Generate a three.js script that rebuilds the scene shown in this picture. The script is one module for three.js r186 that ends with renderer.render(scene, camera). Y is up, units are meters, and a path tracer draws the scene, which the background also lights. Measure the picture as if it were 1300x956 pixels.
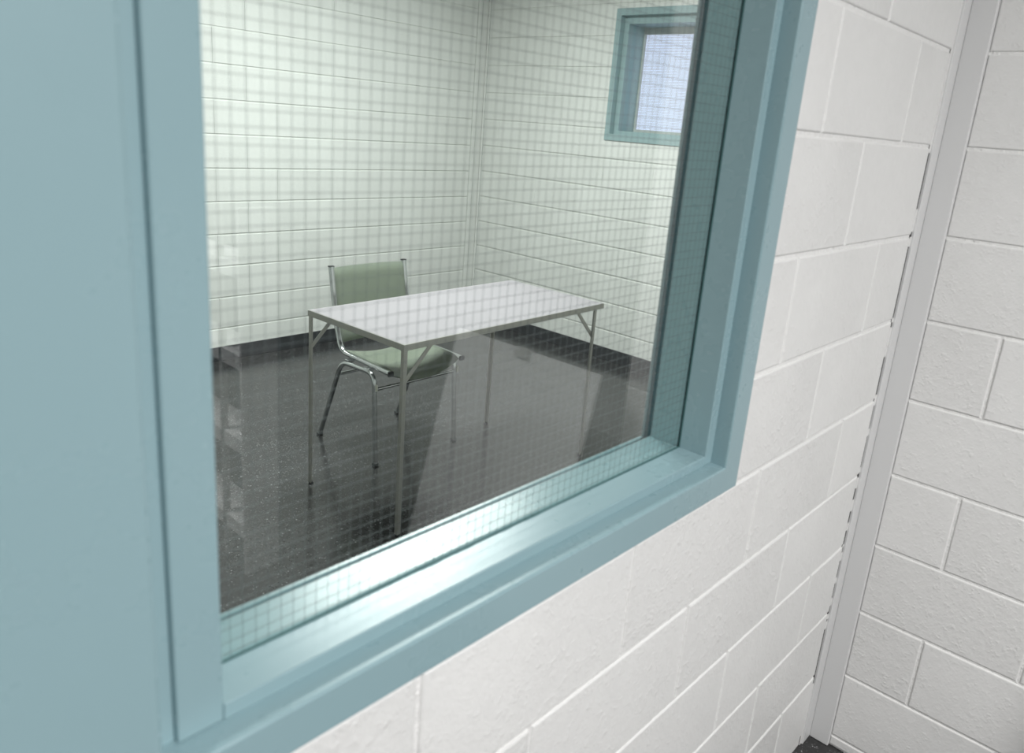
import * as THREE from 'three';
import { RectAreaLightUniformsLib } from 'three/addons/lights/RectAreaLightUniformsLib.js';
import { RoundedBoxGeometry } from 'three/addons/geometries/RoundedBoxGeometry.js';
import { mergeGeometries } from 'three/addons/utils/BufferGeometryUtils.js';

// ---------------------------------------------------------------- camera, light, exposure
const H = 1.555;                                   // eye height above the floor
const scene = new THREE.Scene();
const renderer = new THREE.WebGLRenderer();
renderer.toneMapping = THREE.LinearToneMapping;
renderer.toneMappingExposure = 1.0;
renderer.shadowMap.enabled = true;
RectAreaLightUniformsLib.init();

const FPX = 973.77;                                // focal length in pixels of the 1300 x 956 frame
const camera = new THREE.PerspectiveCamera(2 * Math.atan(478 / FPX) * 180 / Math.PI, 1300 / 956, 0.02, 100);
camera.position.set(0, H, 0);
camera.up.set(0.15048, 0.95885, -0.24077);
camera.lookAt(0.71576, H - 0.27366, -0.64249);
camera.setViewOffset(1300, 956, 0, 44.5, 1300, 956);
camera.focus = 2.9;
camera.userData.fStop = 5;

scene.background = new THREE.Color().setRGB(1.3, 1.3, 1.8);   // overcast daylight, seen only through the far window

const ROOM_LAMP = 50, NEAR_LAMP = 56;              // radiance of the two ceiling panels
const ROOM_LAMP_COLOR = new THREE.Color().setRGB(0.985, 1.0, 0.985);
const NEAR_LAMP_COLOR = new THREE.Color().setRGB(1.0, 0.995, 0.985);

// ---------------------------------------------------------------- helpers
let seed = 20231;
const rnd = () => { seed = (seed * 1664525 + 1013904223) >>> 0; return seed / 4294967296; };
const V = (x, y, z) => new THREE.Vector3(x, y, z);
const taken = new Map();
function numbered(name) {
  const n = taken.get(name) || 0; taken.set(name, n + 1);
  return n ? name + '_' + String(n).padStart(3, '0') : name;
}
function mesh(name, geometry, material, parent) {
  const m = new THREE.Mesh(geometry, material);
  m.name = name; m.castShadow = true; m.receiveShadow = true;
  parent.add(m); return m;
}
function thing(name, label, category, pos = [0, 0, 0], turn = 0, kind) {
  const g = new THREE.Group(); g.name = numbered(name);
  g.position.set(...pos); g.rotation.y = turn; g.userData = { label, category };
  if (kind) g.userData.kind = kind;
  scene.add(g); return g;
}
const structure = (name, label, category, pos, turn) => thing(name, label, category, pos, turn, 'structure');
function box(x0, x1, y0, y1, z0, z1) {              // plain box between two corners, uv in metres
  const g = new THREE.BoxGeometry(x1 - x0, y1 - y0, z1 - z0);
  const p = g.attributes.position, n = g.attributes.normal, uv = g.attributes.uv;
  g.translate((x0 + x1) / 2, (y0 + y1) / 2, (z0 + z1) / 2);
  for (let i = 0; i < p.count; i++) {
    const ax = Math.abs(n.getX(i)), ay = Math.abs(n.getY(i));
    if (ax > 0.5) uv.setXY(i, p.getZ(i), p.getY(i));
    else if (ay > 0.5) uv.setXY(i, p.getX(i), p.getZ(i));
    else uv.setXY(i, p.getX(i), p.getY(i));
  }
  return g;
}
function rbox(x0, x1, y0, y1, z0, z1, r = 0.002) {   // rounded box between two corners
  const g = new RoundedBoxGeometry(x1 - x0, y1 - y0, z1 - z0, 2, r);
  const p = g.attributes.position, n = g.attributes.normal, uv = g.attributes.uv;
  g.translate((x0 + x1) / 2, (y0 + y1) / 2, (z0 + z1) / 2);
  for (let i = 0; i < p.count; i++) {
    const ax = Math.abs(n.getX(i)), ay = Math.abs(n.getY(i));
    if (ax > 0.5) uv.setXY(i, p.getZ(i), p.getY(i));
    else if (ay > 0.5) uv.setXY(i, p.getX(i), p.getZ(i));
    else uv.setXY(i, p.getX(i), p.getY(i));
  }
  return g;
}
function tube(points, r, segs = 24, sides = 10) {
  return new THREE.TubeGeometry(points.isCurve ? points : new THREE.CatmullRomCurve3(points, false, 'centripetal'), segs, r, sides, false);
}
function bentPath(pts, radius) {                     // straight runs joined by rounded bends
  const path = new THREE.CurvePath(); let last = pts[0];
  for (let i = 1; i < pts.length - 1; i++) {
    const a = pts[i].clone().sub(pts[i - 1]), b = pts[i + 1].clone().sub(pts[i]);
    const r = Math.min(radius, a.length() * 0.49, b.length() * 0.49);
    const p = pts[i].clone().addScaledVector(a.normalize(), -r), q = pts[i].clone().addScaledVector(b.normalize(), r);
    path.add(new THREE.LineCurve3(last, p)); path.add(new THREE.QuadraticBezierCurve3(p, pts[i], q)); last = q;
  }
  path.add(new THREE.LineCurve3(last, pts[pts.length - 1]));
  path.isCurve = true; return path;
}

// ---------------------------------------------------------------- computed textures
function tileNoise(size, cells, s) {                 // smooth value noise that repeats
  const g = new Float32Array(cells * cells); let k = s;
  const r = () => { k = (k * 1664525 + 1013904223) >>> 0; return k / 4294967296; };
  for (let i = 0; i < g.length; i++) g[i] = r();
  const out = new Float32Array(size * size), q = cells / size;
  for (let y = 0; y < size; y++) {
    const fy = y * q, y0 = Math.floor(fy), ty = fy - y0, sy = ty * ty * (3 - 2 * ty), ya = (y0 % cells) * cells, yb = ((y0 + 1) % cells) * cells;
    for (let x = 0; x < size; x++) {
      const fx = x * q, x0 = Math.floor(fx), tx = fx - x0, sx = tx * tx * (3 - 2 * tx), xa = x0 % cells, xb = (x0 + 1) % cells;
      out[y * size + x] = (g[ya + xa] * (1 - sx) + g[ya + xb] * sx) * (1 - sy) + (g[yb + xa] * (1 - sx) + g[yb + xb] * sx) * sy;
    }
  }
  return out;
}
function layers(size, list, s) {
  const out = new Float32Array(size * size);
  list.forEach(([cells, w], i) => { const n = tileNoise(size, cells, s + i * 977); for (let j = 0; j < out.length; j++) out[j] += n[j] * w; });
  return out;
}
function texture(size, fill, metres, color) {
  const d = new Uint8Array(size * size * 4);
  for (let i = 0; i < size * size; i++) {
    const c = fill(i), a = Array.isArray(c) ? c : [c, c, c];
    for (let k = 0; k < 3; k++) d[i * 4 + k] = Math.max(0, Math.min(255, Math.round(a[k] * 255)));
    d[i * 4 + 3] = 255;
  }
  const t = new THREE.DataTexture(d, size, size, THREE.RGBAFormat);
  t.wrapS = t.wrapT = THREE.RepeatWrapping; t.magFilter = THREE.LinearFilter; t.minFilter = THREE.LinearMipmapLinearFilter;
  t.generateMipmaps = true; t.repeat.set(1 / metres, 1 / metres);
  if (color) t.colorSpace = THREE.SRGBColorSpace;
  t.needsUpdate = true; return t;
}
const lumps = layers(1024, [[24, 0.25], [60, 0.35], [140, 0.3], [300, 0.14]], 11);
const lumpTex = texture(1024, i => { const v = lumps[i]; return v * 0.85 + (v > 0.62 ? (v - 0.62) * 1.2 : 0); }, 0.6);
const mottle = layers(512, [[6, 0.5], [17, 0.3], [90, 0.2]], 77);
const mottleTex = texture(512, i => 0.955 + 0.045 * mottle[i], 1.3, true);
const peel = layers(512, [[70, 0.6], [160, 0.4]], 5);
const peelTex = texture(512, i => peel[i], 0.25);
const smear = layers(512, [[4, 0.4], [16, 0.35], [64, 0.25]], 63);
const smearTex = texture(512, i => 0.8 + 0.25 * (smear[i] - 0.5), 0.5);
// speckled vinyl floor: dark ground with pale chips of several sizes
const floorGround = layers(1024, [[8, 0.3], [90, 0.4], [300, 0.3]], 91);
const chips = new Float32Array(1024 * 1024);
{ let k = 4242; const r = () => { k = (k * 1664525 + 1013904223) >>> 0; return k / 4294967296; };
  for (let n = 0; n < 9000; n++) {
    const cx = r() * 1024, cy = r() * 1024, rad = 0.6 + 2.1 * r() * r(), tone = 0.12 + 0.5 * r() * r();
    for (let y = -3; y <= 3; y++) for (let x = -3; x <= 3; x++) if (x * x + y * y <= rad * rad) chips[(((cy + y) & 1023) * 1024) + ((cx + x) & 1023)] = tone;
  } }
const floorTex = texture(1024, i => { const b = 0.165 + 0.07 * floorGround[i] + chips[i]; return [b * 1.0, b * 1.0, b * 1.015]; }, 1.1, true);
const floorRough = texture(512, i => 0.55 + 0.6 * (smear[i] - 0.4), 0.8);

// ---------------------------------------------------------------- materials
const std = o => new THREE.MeshStandardMaterial(o);
const lin = (r, g, b) => new THREE.Color().setRGB(r, g, b);
const M = {
  white: std({ color: lin(0.82, 0.815, 0.805), map: mottleTex, roughness: 0.5, bumpMap: lumpTex, bumpScale: 0.0011 }),
  whiteB: std({ color: lin(0.80, 0.795, 0.785), map: mottleTex, roughness: 0.46, bumpMap: lumpTex, bumpScale: 0.0015 }),
  whiteMortar: std({ color: lin(0.815, 0.81, 0.80), roughness: 0.45, bumpMap: lumpTex, bumpScale: 0.003 }),
  mint: std({ color: lin(0.745, 0.758, 0.73), map: mottleTex, roughness: 0.42, bumpMap: lumpTex, bumpScale: 0.0009 }),
  mintB: std({ color: lin(0.73, 0.743, 0.715), map: mottleTex, roughness: 0.42, bumpMap: lumpTex, bumpScale: 0.0011 }),
  mintMortar: std({ color: lin(0.715, 0.73, 0.70), roughness: 0.5, bumpMap: lumpTex, bumpScale: 0.002 }),
  plain: std({ color: lin(0.15, 0.155, 0.155), roughness: 0.8 }),
  ceiling: std({ color: lin(0.72, 0.72, 0.70), roughness: 0.9 }),
  trim: std({ color: lin(0.69, 0.69, 0.69), roughness: 0.38, bumpMap: peelTex, bumpScale: 0.0001 }),
  teal: std({ color: lin(0.262, 0.385, 0.418), roughness: 0.35, roughnessMap: smearTex }),
  tealFar: std({ color: lin(0.285, 0.395, 0.405), roughness: 0.4 }),
  putty: std({ color: lin(0.05, 0.13, 0.13), roughness: 0.6 }),
  glass: new THREE.MeshPhysicalMaterial({ color: lin(0.955, 0.985, 0.972), roughness: 0, transmission: 1, thickness: 0, ior: 1.52 }),
  wire: std({ color: lin(0.17, 0.19, 0.195), roughness: 0.4, metalness: 0.35 }),
  floor: std({ color: 0xffffff, map: floorTex, roughness: 0.3, roughnessMap: floorRough }),
  rubber: std({ color: lin(0.028, 0.030, 0.034), roughness: 0.35 }),
  laminate: std({ color: lin(0.28, 0.264, 0.28), roughness: 0.5, bumpMap: peelTex, bumpScale: 0.00005 }),
  steel: std({ color: lin(0.44, 0.435, 0.40), metalness: 0.75, roughness: 0.42 }),
  chrome: std({ color: lin(0.58, 0.6, 0.6), metalness: 1, roughness: 0.2 }),
  vinyl: std({ color: lin(0.16, 0.186, 0.145), roughness: 0.42, bumpMap: peelTex, bumpScale: 0.0003 }),
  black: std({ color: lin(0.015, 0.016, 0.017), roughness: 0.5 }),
  cream: std({ color: lin(0.62, 0.63, 0.55), roughness: 0.5 }),
  board: std({ color: lin(0.82, 0.82, 0.82), roughness: 0.6 }),
  greyMetal: std({ color: lin(0.50, 0.49, 0.48), roughness: 0.5 }),
  screen: std({ color: lin(0.60, 0.60, 0.72), roughness: 0.6 }),
  housing: std({ color: lin(0.75, 0.75, 0.75), roughness: 0.5 }),
};

// ---------------------------------------------------------------- painted concrete block walls
const blockCache = new Map();
function blockGeometry(w, h, c, cs, t, variant) {    // face at z = 0, rounded arris c above and below and cs at the ends, depth t
  const key = [w.toFixed(4), h.toFixed(4), c, cs, variant].join('|');
  if (blockCache.has(key)) return blockCache.get(key);
  const rings = [[c, 0, 0], [c * 0.3, -c * 0.3, 0.7], [0, -c, 1], [0, -t, 1]];
  const pos = [], nor = [], uv = [], idx = [], ou = variant * 0.173 + w, ov = variant * 0.291;
  const put = (x, y, z, n) => { pos.push(x, y, z); nor.push(n.x, n.y, n.z); uv.push(x + ou, y + ov); };
  const corners = [[-1, -1], [1, -1], [1, 1], [-1, 1]], out = [[0, -1], [1, 0], [0, 1], [-1, 0]];
  for (const [sx, sy] of corners) put(sx * (w / 2 - cs), sy * (h / 2 - c), 0, V(0, 0, 1));
  idx.push(0, 1, 2, 0, 2, 3);
  for (let k = 0; k < 4; k++) {                      // each side has its own rounded arris
    const base = pos.length / 3;
    for (const [ins, z, side] of rings) for (const [sx, sy] of [corners[k], corners[(k + 1) % 4]])
      put(sx * (w / 2 - ins * cs / c), sy * (h / 2 - ins), z, V(out[k][0] * side, out[k][1] * side, side === 1 ? 0 : side === 0 ? 1 : 0.7).normalize());
    for (let q = 0; q < 3; q++) { const a = base + q * 2; idx.push(a, a + 2, a + 3, a, a + 3, a + 1); }
  }
  const g = new THREE.BufferGeometry();
  g.setAttribute('position', new THREE.Float32BufferAttribute(pos, 3)); g.setAttribute('normal', new THREE.Float32BufferAttribute(nor, 3));
  g.setAttribute('uv', new THREE.Float32BufferAttribute(uv, 2)); g.setIndex(idx);
  blockCache.set(key, g); return g;
}
const COURSE = 0.193, BLOCK = 0.3985;
// local axes of a wall group: x along the wall, y up, z out of its face
function layBlocks(parent, { u0, u1, top, line0, evenJoint, oddJoint, holes = [], gap = 0.006, gapV = gap, arris = 0.004, arrisV = arris, mats }) {
  let n = 0;
  for (let k = -9; k < 8; k++) {
    const v0 = Math.max(0.0, line0 + k * COURSE), v1 = Math.min(top, line0 + (k + 1) * COURSE);
    if (v1 - v0 < 0.03) continue;
    const j = (k & 1) ? oddJoint : evenJoint;
    for (let i = Math.floor((u0 - j) / BLOCK); j + i * BLOCK < u1; i++) {
      const a = Math.max(u0, j + i * BLOCK), b = Math.min(u1, j + (i + 1) * BLOCK);
      if (b - a < 0.02) continue;
      let rects = [[a + gapV / 2, b - gapV / 2, v0 + gap / 2, v1 - gap / 2]];
      for (const [ha, hb, hc, hd] of holes) rects = rects.flatMap(([p, q, r, s]) => {
        if (q <= ha || p >= hb || s <= hc || r >= hd) return [[p, q, r, s]];
        const out = [];
        if (p < ha) out.push([p, ha, r, s]);
        if (q > hb) out.push([hb, q, r, s]);
        const pp = Math.max(p, ha), qq = Math.min(q, hb);
        if (r < hc) out.push([pp, qq, r, hc]);
        if (s > hd) out.push([pp, qq, hd, s]);
        return out;
      });
      for (const [p, q, r, s] of rects) {
        if (q - p < 0.012 || s - r < 0.008) continue;
        const m = mesh('block', blockGeometry(q - p, s - r, arris, arrisV, 0.02, n % 3), mats[(n * 7 + (n >> 2)) % mats.length], parent);
        m.position.set((p + q) / 2, (r + s) / 2, (rnd() - 0.5) * 0.0012); n++;
      }
    }
  }
}
function slab(parent, u0, u1, v0, v1, back, front, holes, mat, name = 'mortar') {   // one wall body, split round its openings
  let rects = [[u0, u1, v0, v1]];
  for (const [a, b, c, d] of holes) rects = rects.flatMap(([p, q, r, s]) => {
    if (q <= a || p >= b || s <= c || r >= d) return [[p, q, r, s]];
    const out = [];
    if (p < a) out.push([p, a, r, s]);
    if (q > b) out.push([b, q, r, s]);
    const pp = Math.max(p, a), qq = Math.min(q, b);
    if (r < c) out.push([pp, qq, r, c]);
    if (s > d) out.push([pp, qq, d, s]);
    return out;
  });
  return mesh(name, mergeGeometries(rects.map(([p, q, r, s]) => box(p, q, r, s, back, front))), mat, parent);
}
const CEIL = 2.7, ZW = -0.5035, XR = 1.915, XI = 4.30, ZI = -4.35, RECESS = 0.0034;

// window wall, photographer's side
const W1 = { ox0: 0.05, ox1: 1.1298, oy0: H - 0.5511, oy1: H + 0.75 };
{
  const hole = [[W1.ox0 + 0.012, W1.ox1 - 0.012, W1.oy0 + 0.012, W1.oy1 - 0.012]];
  const w = structure('wall_front', 'white painted concrete block wall around the teal framed window', 'wall', [0, 0, ZW]);
  slab(w, -1.6, 1.849, 0, CEIL, -0.1345, -RECESS, hole, M.whiteMortar);
  mesh('wall_end', mergeGeometries([box(1.862, 4.5, 0, CEIL, -0.1345, -0.028), box(1.849, 1.862, 0, CEIL, -0.1345, -0.12)]), M.whiteMortar, w);
  layBlocks(w, { u0: -0.35, u1: 1.853, top: CEIL, line0: H + 0.018, evenJoint: 1.256, oddJoint: 1.4555, holes: hole, gap: 0.006, arris: 0.0045, mats: [M.white, M.whiteB] });
}
// short return wall on the right
{
  const w = structure('wall_return', 'white painted concrete block wall meeting the window wall on the right', 'wall', [XR, 0, 0], -Math.PI / 2);
  slab(w, ZW + 0.012, 0.094, 0, CEIL, -0.18, -RECESS, [], M.whiteMortar);
  layBlocks(w, { u0: -0.4525, u1: 0.094, top: CEIL, line0: H + 0.021, evenJoint: -0.097, oddJoint: -0.2965, gap: 0.0055, arris: 0.004, mats: [M.white, M.whiteB] });
}
// interview room: wall opposite the window and wall with the small window
const W2 = { y0: H - 0.0642, y1: H + 0.7508, z0: -3.1735, z1: -2.30 };
{
  const w = structure('wall_back', 'pale green painted block wall behind the chair', 'wall', [0, 0, ZI]);
  slab(w, -0.2, XI + 0.26, 0, CEIL, -0.2, -0.006, [], M.mintMortar);
  layBlocks(w, { u0: -0.2, u1: 4.195, top: CEIL, line0: H, evenJoint: 3.16, oddJoint: 3.359, gap: 0.0075, gapV: 0.0012, arris: 0.0035, arrisV: 0.0012, mats: [M.mint, M.mintB] });
}
{
  const hole = [[W2.z0 + 0.01, W2.z1 - 0.01, W2.y0 + 0.01, W2.y1 - 0.01]];
  const w = structure('wall_right', 'pale green painted block wall with a small teal framed window', 'wall', [XI, 0, 0], -Math.PI / 2);
  slab(w, ZI, -0.638, 0, CEIL, -0.26, -0.007, hole, M.mintMortar);
  layBlocks(w, { u0: -4.322, u1: -0.64, top: CEIL, line0: H + 0.007, evenJoint: -3.16, oddJoint: -3.359, holes: hole, gap: 0.0095, gapV: 0.0012, arris: 0.0035, arrisV: 0.0012, mats: [M.mint, M.mintB] });
}
// the walls that are out of sight, floor and ceiling
function plainWall(name, label, x0, x1, z0, z1, mat) {
  const w = structure(name, label, 'wall', [(x0 + x1) / 2, 0, (z0 + z1) / 2]);
  mesh('plaster', box(-(x1 - x0) / 2, (x1 - x0) / 2, 0, CEIL, -(z1 - z0) / 2, (z1 - z0) / 2), mat, w);
}
plainWall('wall_left', 'pale green side wall of the interview room left of the table, outside the view', -0.4, -0.2, ZI - 0.2, -0.638, M.mintMortar);
plainWall('wall_near_left', 'grey side wall of the observation room left of the camera, outside the view', -1.8, -1.6, -0.638, 2.8, M.plain);
plainWall('wall_near_back', 'grey rear wall of the observation room behind the camera, outside the view', -1.6, 3.2, 2.6, 2.8, M.plain);
plainWall('wall_near_right', 'grey side wall beyond the short return wall, seen only mirrored in the glass', 3.2, 3.4, ZW - 0.012, 2.8, M.plain);
{
  const f = structure('floor', 'dark grey speckled polished vinyl floor', 'floor', [1.3, 0, -0.9]);
  mesh('vinyl', box(-3.2, 3.4, -0.1, 0, -3.7, 3.8), M.floor, f);
  const c = structure('ceiling', 'off white ceiling over both rooms, outside the view', 'ceiling', [1.3, CEIL, -0.9]);
  mesh('ceiling_panel', box(-3.2, 3.4, 0, 0.1, -3.7, 3.8), M.ceiling, c);
}
// skirting in the interview room
{
  const b = structure('baseboard_back', 'black rubber baseboard along the wall behind the chair', 'baseboard', [0, 0, ZI]);
  mesh('rubber_strip', rbox(-0.2, XI - 0.004, 0, 0.09, 0, 0.006, 0.0025), M.rubber, b);
  const c = structure('baseboard_right', 'black rubber baseboard along the wall below the small window', 'baseboard', [XI, 0, 0]);
  mesh('rubber_strip', rbox(-0.006, 0, 0, 0.09, ZI + 0.007, -0.64, 0.0025), M.rubber, c);
}
// corner strips
{
  const t = structure('trim_1', 'plain pale green vertical strip in the far corner of the interview room', 'trim', [XI, 0, ZI]);
  mesh('strip', rbox(-0.101, -0.062, 0.09, CEIL, -0.004, 0.004, 0.002), M.mint, t);
  mesh('strip', rbox(-0.058, -0.004, 0.09, CEIL, -0.004, 0.007, 0.003), M.mintB, t);
  mesh('strip', rbox(-0.006, 0.004, 0.09, CEIL, 0.008, 0.026, 0.002), M.mint, t);
  const u = structure('trim_2', 'light grey painted metal corner trim between the two white block walls', 'trim', [0, 0, 0]);
  mesh('face_plate', rbox(1.904, XR + 0.004, 0, CEIL, -0.5, -0.4495, 0.003), M.trim, u);
  mesh('flange', rbox(1.8575, 1.909, 0, CEIL, -0.53, -0.4995, 0.002), M.trim, u);
  // paint and filler that bridges the slit beside the flange; in the open stretches an added black strip stands in for the shade
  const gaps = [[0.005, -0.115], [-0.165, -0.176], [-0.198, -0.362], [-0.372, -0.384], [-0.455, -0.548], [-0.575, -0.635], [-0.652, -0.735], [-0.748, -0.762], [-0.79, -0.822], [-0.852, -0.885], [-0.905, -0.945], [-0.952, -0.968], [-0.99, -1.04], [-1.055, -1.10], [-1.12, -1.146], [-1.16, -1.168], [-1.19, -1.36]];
  mesh('slit_shade_strip', box(1.8492, 1.8578, 0, CEIL, -0.6, -0.5055), M.black, u).userData.label = 'added black strip painting the shade inside the open joint beside the trim';
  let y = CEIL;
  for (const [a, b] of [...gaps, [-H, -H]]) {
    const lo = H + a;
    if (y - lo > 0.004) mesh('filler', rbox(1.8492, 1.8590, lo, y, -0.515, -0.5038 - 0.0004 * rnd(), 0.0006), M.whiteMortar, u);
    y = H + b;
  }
}

// ---------------------------------------------------------------- window_1: teal hollow metal frame with wired glass
function ringGeometry(o, i, depth, bevel) {          // o, i = [x0, x1, y0, y1]; extruded from z = 0 to -depth
  const s = new THREE.Shape(); s.moveTo(o[0] + bevel, o[2] + bevel); s.lineTo(o[1] - bevel, o[2] + bevel); s.lineTo(o[1] - bevel, o[3] - bevel); s.lineTo(o[0] + bevel, o[3] - bevel); s.closePath();
  const h = new THREE.Path(); h.moveTo(i[0] - bevel, i[2] - bevel); h.lineTo(i[0] - bevel, i[3] + bevel); h.lineTo(i[1] + bevel, i[3] + bevel); h.lineTo(i[1] + bevel, i[2] - bevel); h.closePath();
  s.holes.push(h);
  const g = new THREE.ExtrudeGeometry(s, { depth: depth - 2 * bevel, bevelEnabled: true, bevelThickness: bevel, bevelSize: bevel, bevelSegments: 3, steps: 1 });
  g.translate(0, 0, -depth + bevel);
  return g;
}
{
  const w = structure('window_1', 'teal steel framed window with wired glass looking into the interview room', 'window', [0, H, 0]);
  const outer = [W1.ox0, W1.ox1, -0.5511, 0.75], inner = [0.1887, 1.0791, -0.5036, 0.70], clear = [0.2507, 1.0581, -0.4875, 0.685];
  // hollow metal section: deep body, a shadow groove behind the far beads, then the return lip
  const frame = mesh('frame', ringGeometry(outer, inner, 0.128, 0.0028), M.teal, w); frame.position.z = -0.49;
  const groove = [inner[0] - 0.014, inner[1] + 0.014, inner[2] - 0.014, inner[3] + 0.014];
  mesh('groove', ringGeometry(outer, groove, 0.029, 0.001), M.teal, frame).position.z = -0.1275;
  mesh('lip', ringGeometry(outer, [inner[0] + 0.0015, inner[1] - 0.0015, inner[2] + 0.0015, inner[3] - 0.0015], 0.0065, 0.0012), M.teal, frame).position.z = -0.155;
  const ZG = -0.568, bead = (z0, z1, side) => {
    const e = 0.0008, a = inner, c = clear;
    mesh('glazing_bead', rbox(a[0] + 0.0225, c[0], a[2], a[3], z0, z1, 0.0025), M.teal, w).userData.label = side + ' bead on the left jamb';
    mesh('glazing_bead', rbox(c[1], a[1] + e, a[2], a[3], z0, z1, 0.0018), M.teal, w).userData.label = side + ' bead on the right jamb';
    mesh('glazing_bead', rbox(c[0], c[1], a[2] - e, c[2], z0, z1, 0.0018), M.teal, w).userData.label = side + ' bead along the sill';
    mesh('glazing_bead', rbox(c[0], c[1], c[3], a[3] + e, z0, z1, 0.0018), M.teal, w).userData.label = side + ' bead along the head';
  };
  mesh('reveal', box(inner[0] - 0.001, inner[0] + 0.0235, inner[2], inner[3], -0.60, -0.5245), M.teal, frame).position.z = 0.49;
  bead(ZG + 0.0022, -0.517, 'near side'); bead(-0.622, ZG - 0.0022, 'far side');
  // dark glazing compound squeezed out along the pane, uneven
  const line = [];
  for (let i = 0; i <= 60; i++) { const u = i / 60, x = clear[0] + u * (clear[1] - clear[0]); const lump = (u > 0.22 && u < 0.6) ? 0.0011 * Math.max(0, Math.sin(u * 61) * Math.sin(u * 23 + 1)) : 0; line.push([x, 0.0011 + lump]); }
  const parts = [];
  for (let i = 0; i < 60; i++) parts.push(box(line[i][0], line[i + 1][0], clear[2], clear[2] + line[i][1], ZG + 0.0022, ZG + 0.0034 + line[i][1] * 0.4));
  mesh('glazing_compound', mergeGeometries(parts), M.putty, w).userData.label = 'dark compound along the bottom of the glass';
  mesh('glazing_compound', box(clear[1] - 0.0014, clear[1], clear[2] + 0.0012, clear[3], ZG + 0.0022, ZG + 0.0034), M.putty, w).userData.label = 'dark compound up the right side of the glass';
  // pane with the wire mesh cast in
  const pane = mesh('glass_pane', box(clear[0] - 0.006, clear[1] + 0.006, clear[2] - 0.006, clear[3] + 0.006, ZG - 0.002, ZG + 0.002), M.glass, w);
  pane.userData.label = 'clear wired safety glass';
  const wires = [], P = 0.01293, R = 0.00027;
  for (let x = clear[0] + 0.006; x < clear[1]; x += P) {
    const ph = rnd() * 6.28, pts = [];
    for (let i = 0; i <= 10; i++) pts.push(V(x + Math.sin(i * 1.7 + ph) * 0.0004, clear[2] + (clear[3] - clear[2]) * i / 10, ZG + 0.0004));
    wires.push(tube(pts, R * 0.85, 20, 5));
  }
  let t = 0;
  for (let y = clear[2] + 0.004; y < clear[3]; y += P + ((t++ & 1) ? 0.0012 : -0.0012)) {
    const ph = rnd() * 6.28, pts = [];
    for (let i = 0; i <= 10; i++) pts.push(V(clear[0] + (clear[1] - clear[0]) * i / 10, y + Math.sin(i * 1.3 + ph) * 0.0005, ZG - 0.0004));
    wires.push(tube(pts, R, 20, 5));
  }
  const net = mesh('wire_mesh', mergeGeometries(wires), M.wire, pane); net.userData = { kind: 'stuff', label: 'half inch square wire netting in the glass' };
}

// ---------------------------------------------------------------- window_2: small window in the far wall
{
  const w = structure('window_2', 'small teal framed window with a perforated screen, high on the far right wall', 'window', [XI, H, 0], -Math.PI / 2);
  // local x = world z, local z = into the room
  const A = [W2.z0, W2.z1, -0.0642, 0.7508], B = [-3.1346, -2.34, -0.0210, 0.7080], C = [-3.0997, -2.375, 0.002, 0.662];
  const f = mesh('frame', ringGeometry(A, B, 0.262, 0.002), M.tealFar, w); f.position.z = 0.01;
  const s = mesh('glazing_stop', ringGeometry([B[0] - 0.001, B[1] + 0.001, B[2] - 0.001, B[3] + 0.001], C, 0.21, 0.002), M.tealFar, w); s.position.z = -0.039;
  mesh('glass_pane', box(C[0] - 0.004, C[1] + 0.004, C[2] - 0.004, C[3] + 0.004, -0.090, -0.084), M.glass, w);
  mesh('screen_frame', ringGeometry([C[0] - 0.004, C[1] + 0.004, C[2] - 0.004, C[3] + 0.004], [C[0] + 0.012, C[1] - 0.012, C[2] + 0.016, C[3] - 0.042], 0.016, 0.001), M.greyMetal, w).position.z = -0.216;
  // perforated sheet with rows of round holes
  const n = 256, per = 16, hole = new Uint8Array(n * n * 4);
  for (let y = 0; y < n; y++) for (let x = 0; x < n; x++) {
    const row = Math.floor(y / per), ox = (row & 1) ? per / 2 : 0, dx = ((x + ox) % per) - per / 2 + 0.5, dy = (y % per) - per / 2 + 0.5;
    const v = dx * dx + dy * dy < 36 ? 0 : 255; hole.set([v, v, v, 255], (y * n + x) * 4);
  }
  const ht = new THREE.DataTexture(hole, n, n, THREE.RGBAFormat);
  ht.wrapS = ht.wrapT = THREE.RepeatWrapping; ht.magFilter = THREE.LinearFilter; ht.repeat.set(1 / 0.15, 1 / 0.15); ht.needsUpdate = true;
  M.screen.alphaMap = ht; M.screen.alphaTest = 0.5; M.screen.side = THREE.DoubleSide;
  const sg = new THREE.PlaneGeometry(C[1] - C[0] + 0.004, C[3] - C[2] + 0.004); const uv = sg.attributes.uv;
  for (let i = 0; i < 4; i++) uv.setXY(i, uv.getX(i) * (C[1] - C[0]), uv.getY(i) * (C[3] - C[2]));
  const sc = mesh('perforated_screen', sg, M.screen, w); sc.position.set((C[0] + C[1]) / 2, (C[2] + C[3]) / 2, -0.235);
  sc.userData.label = 'pale perforated metal screen with daylight behind it';
}

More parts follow.
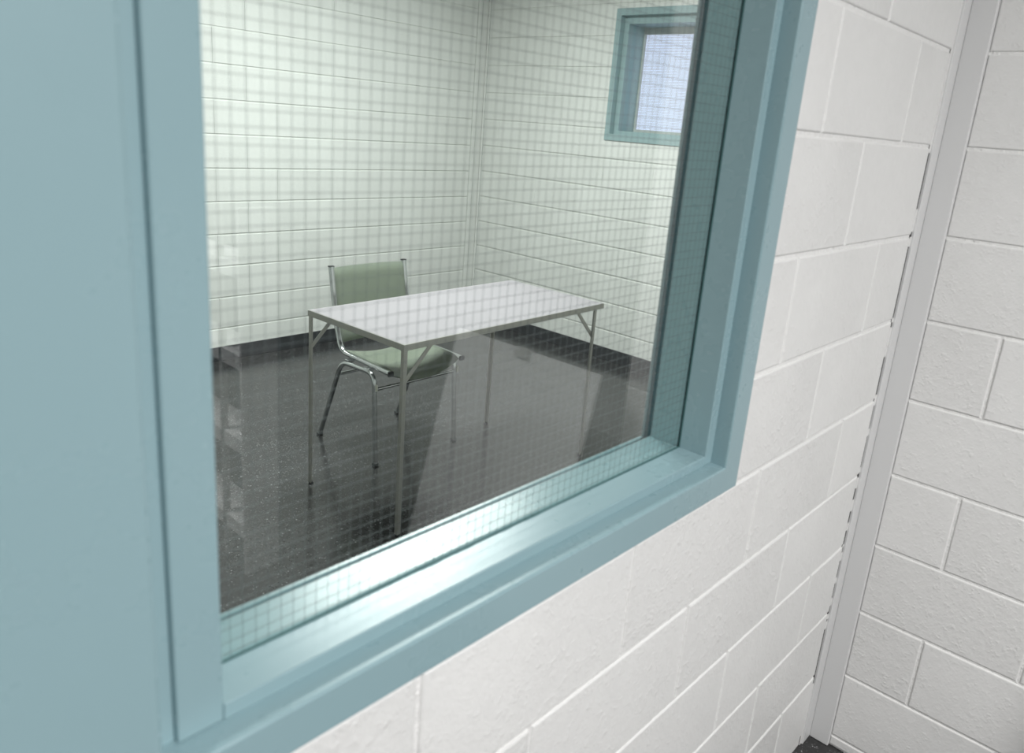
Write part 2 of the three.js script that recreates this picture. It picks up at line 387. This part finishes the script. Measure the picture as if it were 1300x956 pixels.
// ---------------------------------------------------------------- table
{
  const t = thing('table', 'grey topped steel table with angle legs and corner braces in front of the green chair', 'table', [2.296, 0, -2.337], 0.025);
  const L = 0.617, D = 0.297, TOP = 0.769, E = 0.025;
  const top = mesh('tabletop', rbox(-L + 0.003, L - 0.003, TOP - 0.02, TOP, -D + 0.003, D - 0.003, 0.0015), M.laminate, t); top.userData.label = 'pale grey laminate top';
  mesh('edge_rail', rbox(-L, L, TOP - E, TOP - 0.0008, D - 0.004, D, 0.001), M.steel, t);
  mesh('edge_rail', rbox(-L, L, TOP - E, TOP - 0.0008, -D, -D + 0.004, 0.001), M.steel, t);
  mesh('edge_rail', rbox(-L, -L + 0.004, TOP - E, TOP - 0.0008, -D + 0.004, D - 0.004, 0.001), M.steel, t);
  mesh('edge_rail', rbox(L - 0.004, L, TOP - E, TOP - 0.0008, -D + 0.004, D - 0.004, 0.001), M.steel, t);
  const legs = [[-L + 0.004, D - 0.004, 1, -1], [0.566, D - 0.004, -1, -1], [-L + 0.004, -D + 0.004, 1, 1], [0.497, -D + 0.004, -1, 1]];
  for (const [x, z, sx, sz] of legs) {               // angle section: corner at (x, z), flanges running to sx and sz
    const a = 0.0155, k = 0.003, s = new THREE.Shape();
    s.moveTo(0, 0); s.lineTo(a * sx, 0); s.lineTo(a * sx, k * sz); s.lineTo(k * sx, k * sz); s.lineTo(k * sx, a * sz); s.lineTo(0, a * sz); s.closePath();
    const g = new THREE.ExtrudeGeometry(s, { depth: TOP - 0.021 - 0.006, bevelEnabled: true, bevelThickness: 0.0006, bevelSize: 0.0006, bevelSegments: 1 });
    g.rotateX(Math.PI / 2); g.scale(1, 1, 1);          // shape y -> z, extrusion -> -y
    const leg = mesh('leg', g, M.steel, t); leg.position.set(x, TOP - 0.0206, z);
    mesh('foot', rbox(Math.min(0, a * sx), Math.max(0, a * sx), -(TOP - 0.0206), -(TOP - 0.0206) + 0.007, Math.min(0, a * sz), Math.max(0, a * sz), 0.002), M.black, leg);
    const b0 = V(x + sx * 0.006, TOP - 0.155, z + sz * 0.008), b1 = V(x + sx * 0.137, TOP - 0.024, z + sz * 0.008), len = b0.distanceTo(b1);
    const brace = mesh('brace', rbox(-0.0085, 0.0085, -len / 2, len / 2, -0.002, 0.002, 0.001), M.steel, t);
    brace.position.copy(b0).add(b1).multiplyScalar(0.5); brace.rotation.z = -sx * Math.PI / 4;
  }
}

// ---------------------------------------------------------------- chair
{
  const CX = 2.246, CZ = -2.80;
  const c = thing('chair', 'green vinyl sling chair with chrome tube frame behind the table', 'chair', [CX, 0, CZ]);
  const railPts = s => [V(s * 0.2145, 0.848, -0.186), V(s * 0.2145, 0.60, -0.140), V(s * 0.2145, 0.462, -0.098), V(s * 0.2145, 0.452, 0.273)];
  const flat = (g, cx, k) => { const p = g.attributes.position; for (let i = 0; i < p.count; i++) p.setX(i, cx + (p.getX(i) - cx) * k); g.computeVertexNormals(); return g; };
  for (const s of [-1, 1]) {
    const r = mesh('side_rail', flat(tube(bentPath(railPts(s), 0.05), 0.0112, 60, 12), s * 0.2145, 1.3), M.chrome, c);
    const cap = mesh('end_cap', rbox(-0.0135, 0.0135, -0.0115, 0.0115, -0.009, 0.004, 0.003), M.black, r); cap.position.set(s * 0.2145, 0.452, 0.279);
    const cap2 = mesh('end_cap', rbox(-0.0128, 0.0128, -0.004, 0.002, -0.010, 0.010, 0.002), M.black, r); cap2.position.set(s * 0.2145, 0.8515, -0.1865);
  }
  for (const s of [-1, 1]) {
    const x = s * 0.2425, pts = [V(x, 0.004, 0.222), V(x, 0.437, 0.195), V(x, 0.427, -0.052), V(x, 0.004, -0.226)];
    const leg = mesh('leg_frame', tube(bentPath(pts, 0.055), 0.0112, 80, 12), M.chrome, c);
    for (const [z] of [[0.222], [-0.226]]) { const f = mesh('glide', rbox(-0.0125, 0.0125, 0, 0.012, -0.0125, 0.0125, 0.004), M.black, leg); f.position.set(x, 0, z); }
    const b = mesh('bumper', rbox(-0.005, 0.006, -0.016, 0.016, -0.009, 0.009, 0.004), M.cream, leg); b.position.set(s > 0 ? x + 0.009 : x + 0.002, 0.372, 0.208); b.userData.label = 'cream stacking bumper';
    for (const z of [0.14, -0.01]) { const w = mesh('weld_bracket', rbox(-0.019, 0.019, -0.006, 0.009, -0.012, 0.012, 0.003), M.chrome, leg); w.position.set(s * 0.228, 0.439, z); }
  }
  mesh('cross_bar', tube([V(-0.2425, 0.362, 0.2), V(0.2425, 0.362, 0.2)], 0.0075, 2, 10), M.chrome, c);
  mesh('cross_bar', tube([V(-0.2425, 0.357, -0.081), V(0.2425, 0.357, -0.081)], 0.0075, 2, 10), M.chrome, c);
  // padded sling: a sheet with thickness and rolled edges
  const sling = (top, nu, nv, thick) => {            // top(u, v) -> point, u across -1..1, v along 0..1
    const pos = [], idx = [], uv = [], row = [];
    const N = (u, v) => { const e = 1e-3, a = top(Math.min(1, u + e), v).sub(top(Math.max(-1, u - e), v)), b = top(u, Math.min(1, v + e)).sub(top(u, Math.max(0, v - e))); return b.cross(a).normalize(); };
    const ring = [];
    for (let k = 0; k <= nv; k++) ring.push([k / nv, 1]);
    for (let k = nv; k >= 0; k--) ring.push([k / nv, -1]);
    for (let i = 0; i <= nu; i++) {
      const u = -1 + 2 * i / nu;
      for (const [v, s] of ring) {
        const edge = Math.min(v, 1 - v) * 12, roll = edge < 1 ? Math.sqrt(1 - (1 - edge) * (1 - edge)) : 1;
        const p = top(u, v).addScaledVector(N(u, v), s * thick / 2 * (0.15 + 0.85 * roll));
        pos.push(p.x, p.y, p.z); uv.push(p.x, p.y + p.z);
      }
    }
    const m = ring.length;
    for (let i = 0; i < nu; i++) for (let k = 0; k < m; k++) { const a = i * m + k, b = i * m + (k + 1) % m; idx.push(a, b, a + m, b, b + m, a + m); }
    for (const [i, flip] of [[0, 0], [nu, 1]]) for (let k = 0; k < nv; k++) { const a = i * m + k, b = i * m + k + 1, d = i * m + m - 1 - k, e = i * m + m - 2 - k; flip ? idx.push(a, b, d, b, e, d) : idx.push(a, d, b, b, d, e); }
    const g = new THREE.BufferGeometry(); g.setAttribute('position', new THREE.Float32BufferAttribute(pos, 3)); g.setAttribute('uv', new THREE.Float32BufferAttribute(uv, 2)); g.setIndex(idx); g.computeVertexNormals();
    return g;
  };
  const W = 0.206;
  mesh('backrest', sling((u, v) => V(u * W, 0.843 - v * 0.35, -0.186 + v * 0.066 - 0.022 * (1 - u * u)), 18, 16, 0.02), M.vinyl, c);
  mesh('seat', sling((u, v) => V(u * W, 0.462 - 0.008 * v - (0.03 + 0.012 * v) * (1 - u * u) - 0.02 * Math.max(0, v - 0.86) / 0.14 * (1 - u * u * 0.6), -0.085 + v * 0.352), 18, 20, 0.026), M.vinyl, c);
}

// ---------------------------------------------------------------- observation room: what the glass mirrors
{
  const s = thing('storage_shelf', 'shallow pale metal shelf rack mirrored at the left of the glass', 'shelf', [1.20, 0, 1.32]);
  const x0 = -0.063, x1 = 0.063, z0 = -0.30, z1 = 0.42, top = 1.25;
  mesh('end_panel', rbox(x0, x1, 0, top, z0, z0 + 0.012, 0.002), M.board, s);
  mesh('end_panel', rbox(x0, x1, 0, top, z1 - 0.012, z1, 0.002), M.board, s);
  mesh('post', rbox(x0, x0 + 0.02, 0.02, top, z0 + 0.13, z0 + 0.15, 0.002), M.greyMetal, s);
  mesh('post', rbox(x0, x0 + 0.02, 0.02, top, z1 - 0.15, z1 - 0.13, 0.002), M.greyMetal, s);
  for (const y of [0.135, 0.445, 0.735, 1.03]) mesh('shelf_board', rbox(x0, x1, y, y + 0.05, z0 + 0.012, z1 - 0.012, 0.002), M.board, s);
}
{
  // low display board leaning back on a hinged strut
  const lean = Math.atan(0.262), foot = 1.60, apex = 0.222, h = 0.875, z0 = 0.126, z1 = 0.7535, w = z1 - z0;
  const e = thing('folding_sign_board', 'white folding display board on a rear strut, mirrored as the pale band across the floor', 'board', [foot + apex, 0, (z0 + z1) / 2]);
  const p = mesh('panel', rbox(-0.006, 0.006, 0.004, h, -w / 2, w / 2, 0.003), M.board, e);
  p.position.x = -apex; p.rotation.z = -lean;
  const q = mesh('rear_strut', rbox(-0.006, 0.006, 0.004, h - 0.01, -0.04, 0.04, 0.003), M.greyMetal, e);
  q.position.x = apex; q.rotation.z = lean;
  mesh('hinge', rbox(-0.014, 0.014, h - 0.03, h + 0.004, -0.03, 0.03, 0.003), M.greyMetal, p);
  mesh('spreader', rbox(-apex * 0.72, apex * 0.72, 0.235, 0.25, -0.006, 0.006, 0.002), M.greyMetal, e);
}
// ceiling lights: recessed panel fittings
function ceilingLight(label, x, z, sx, sz, power, color) {
  const l = thing('ceiling_light', label, 'light', [x, CEIL, z]);
  const g = [box(-sx / 2 - 0.03, sx / 2 + 0.03, -0.05, 0, -sz / 2 - 0.03, -sz / 2), box(-sx / 2 - 0.03, sx / 2 + 0.03, -0.05, 0, sz / 2, sz / 2 + 0.03), box(-sx / 2 - 0.03, -sx / 2, -0.05, 0, -sz / 2, sz / 2), box(sx / 2, sx / 2 + 0.03, -0.05, 0, -sz / 2, sz / 2)];
  mesh('frame', mergeGeometries(g), M.housing, l);
  mesh('diffuser', box(-sx / 2, sx / 2, -0.04, -0.03, -sz / 2, sz / 2), std({ color: 0xffffff, roughness: 0.6, emissive: color, emissiveIntensity: 2.5 }), l);
  const r = new THREE.RectAreaLight(color, power, sx - 0.02, sz - 0.02);
  r.name = 'panel_light'; r.position.set(0, -0.046, 0); r.rotation.x = -Math.PI / 2; l.add(r);
}
ceilingLight('fluorescent ceiling panel above the table, mirrored in the glossy sill', 2.3, -2.62, 1.2, 0.55, ROOM_LAMP, ROOM_LAMP_COLOR);
ceilingLight('fluorescent ceiling panel of the observation room above the camera', 0.2, 1.6, 1.2, 0.6, NEAR_LAMP, NEAR_LAMP_COLOR);

renderer.render(scene, camera);
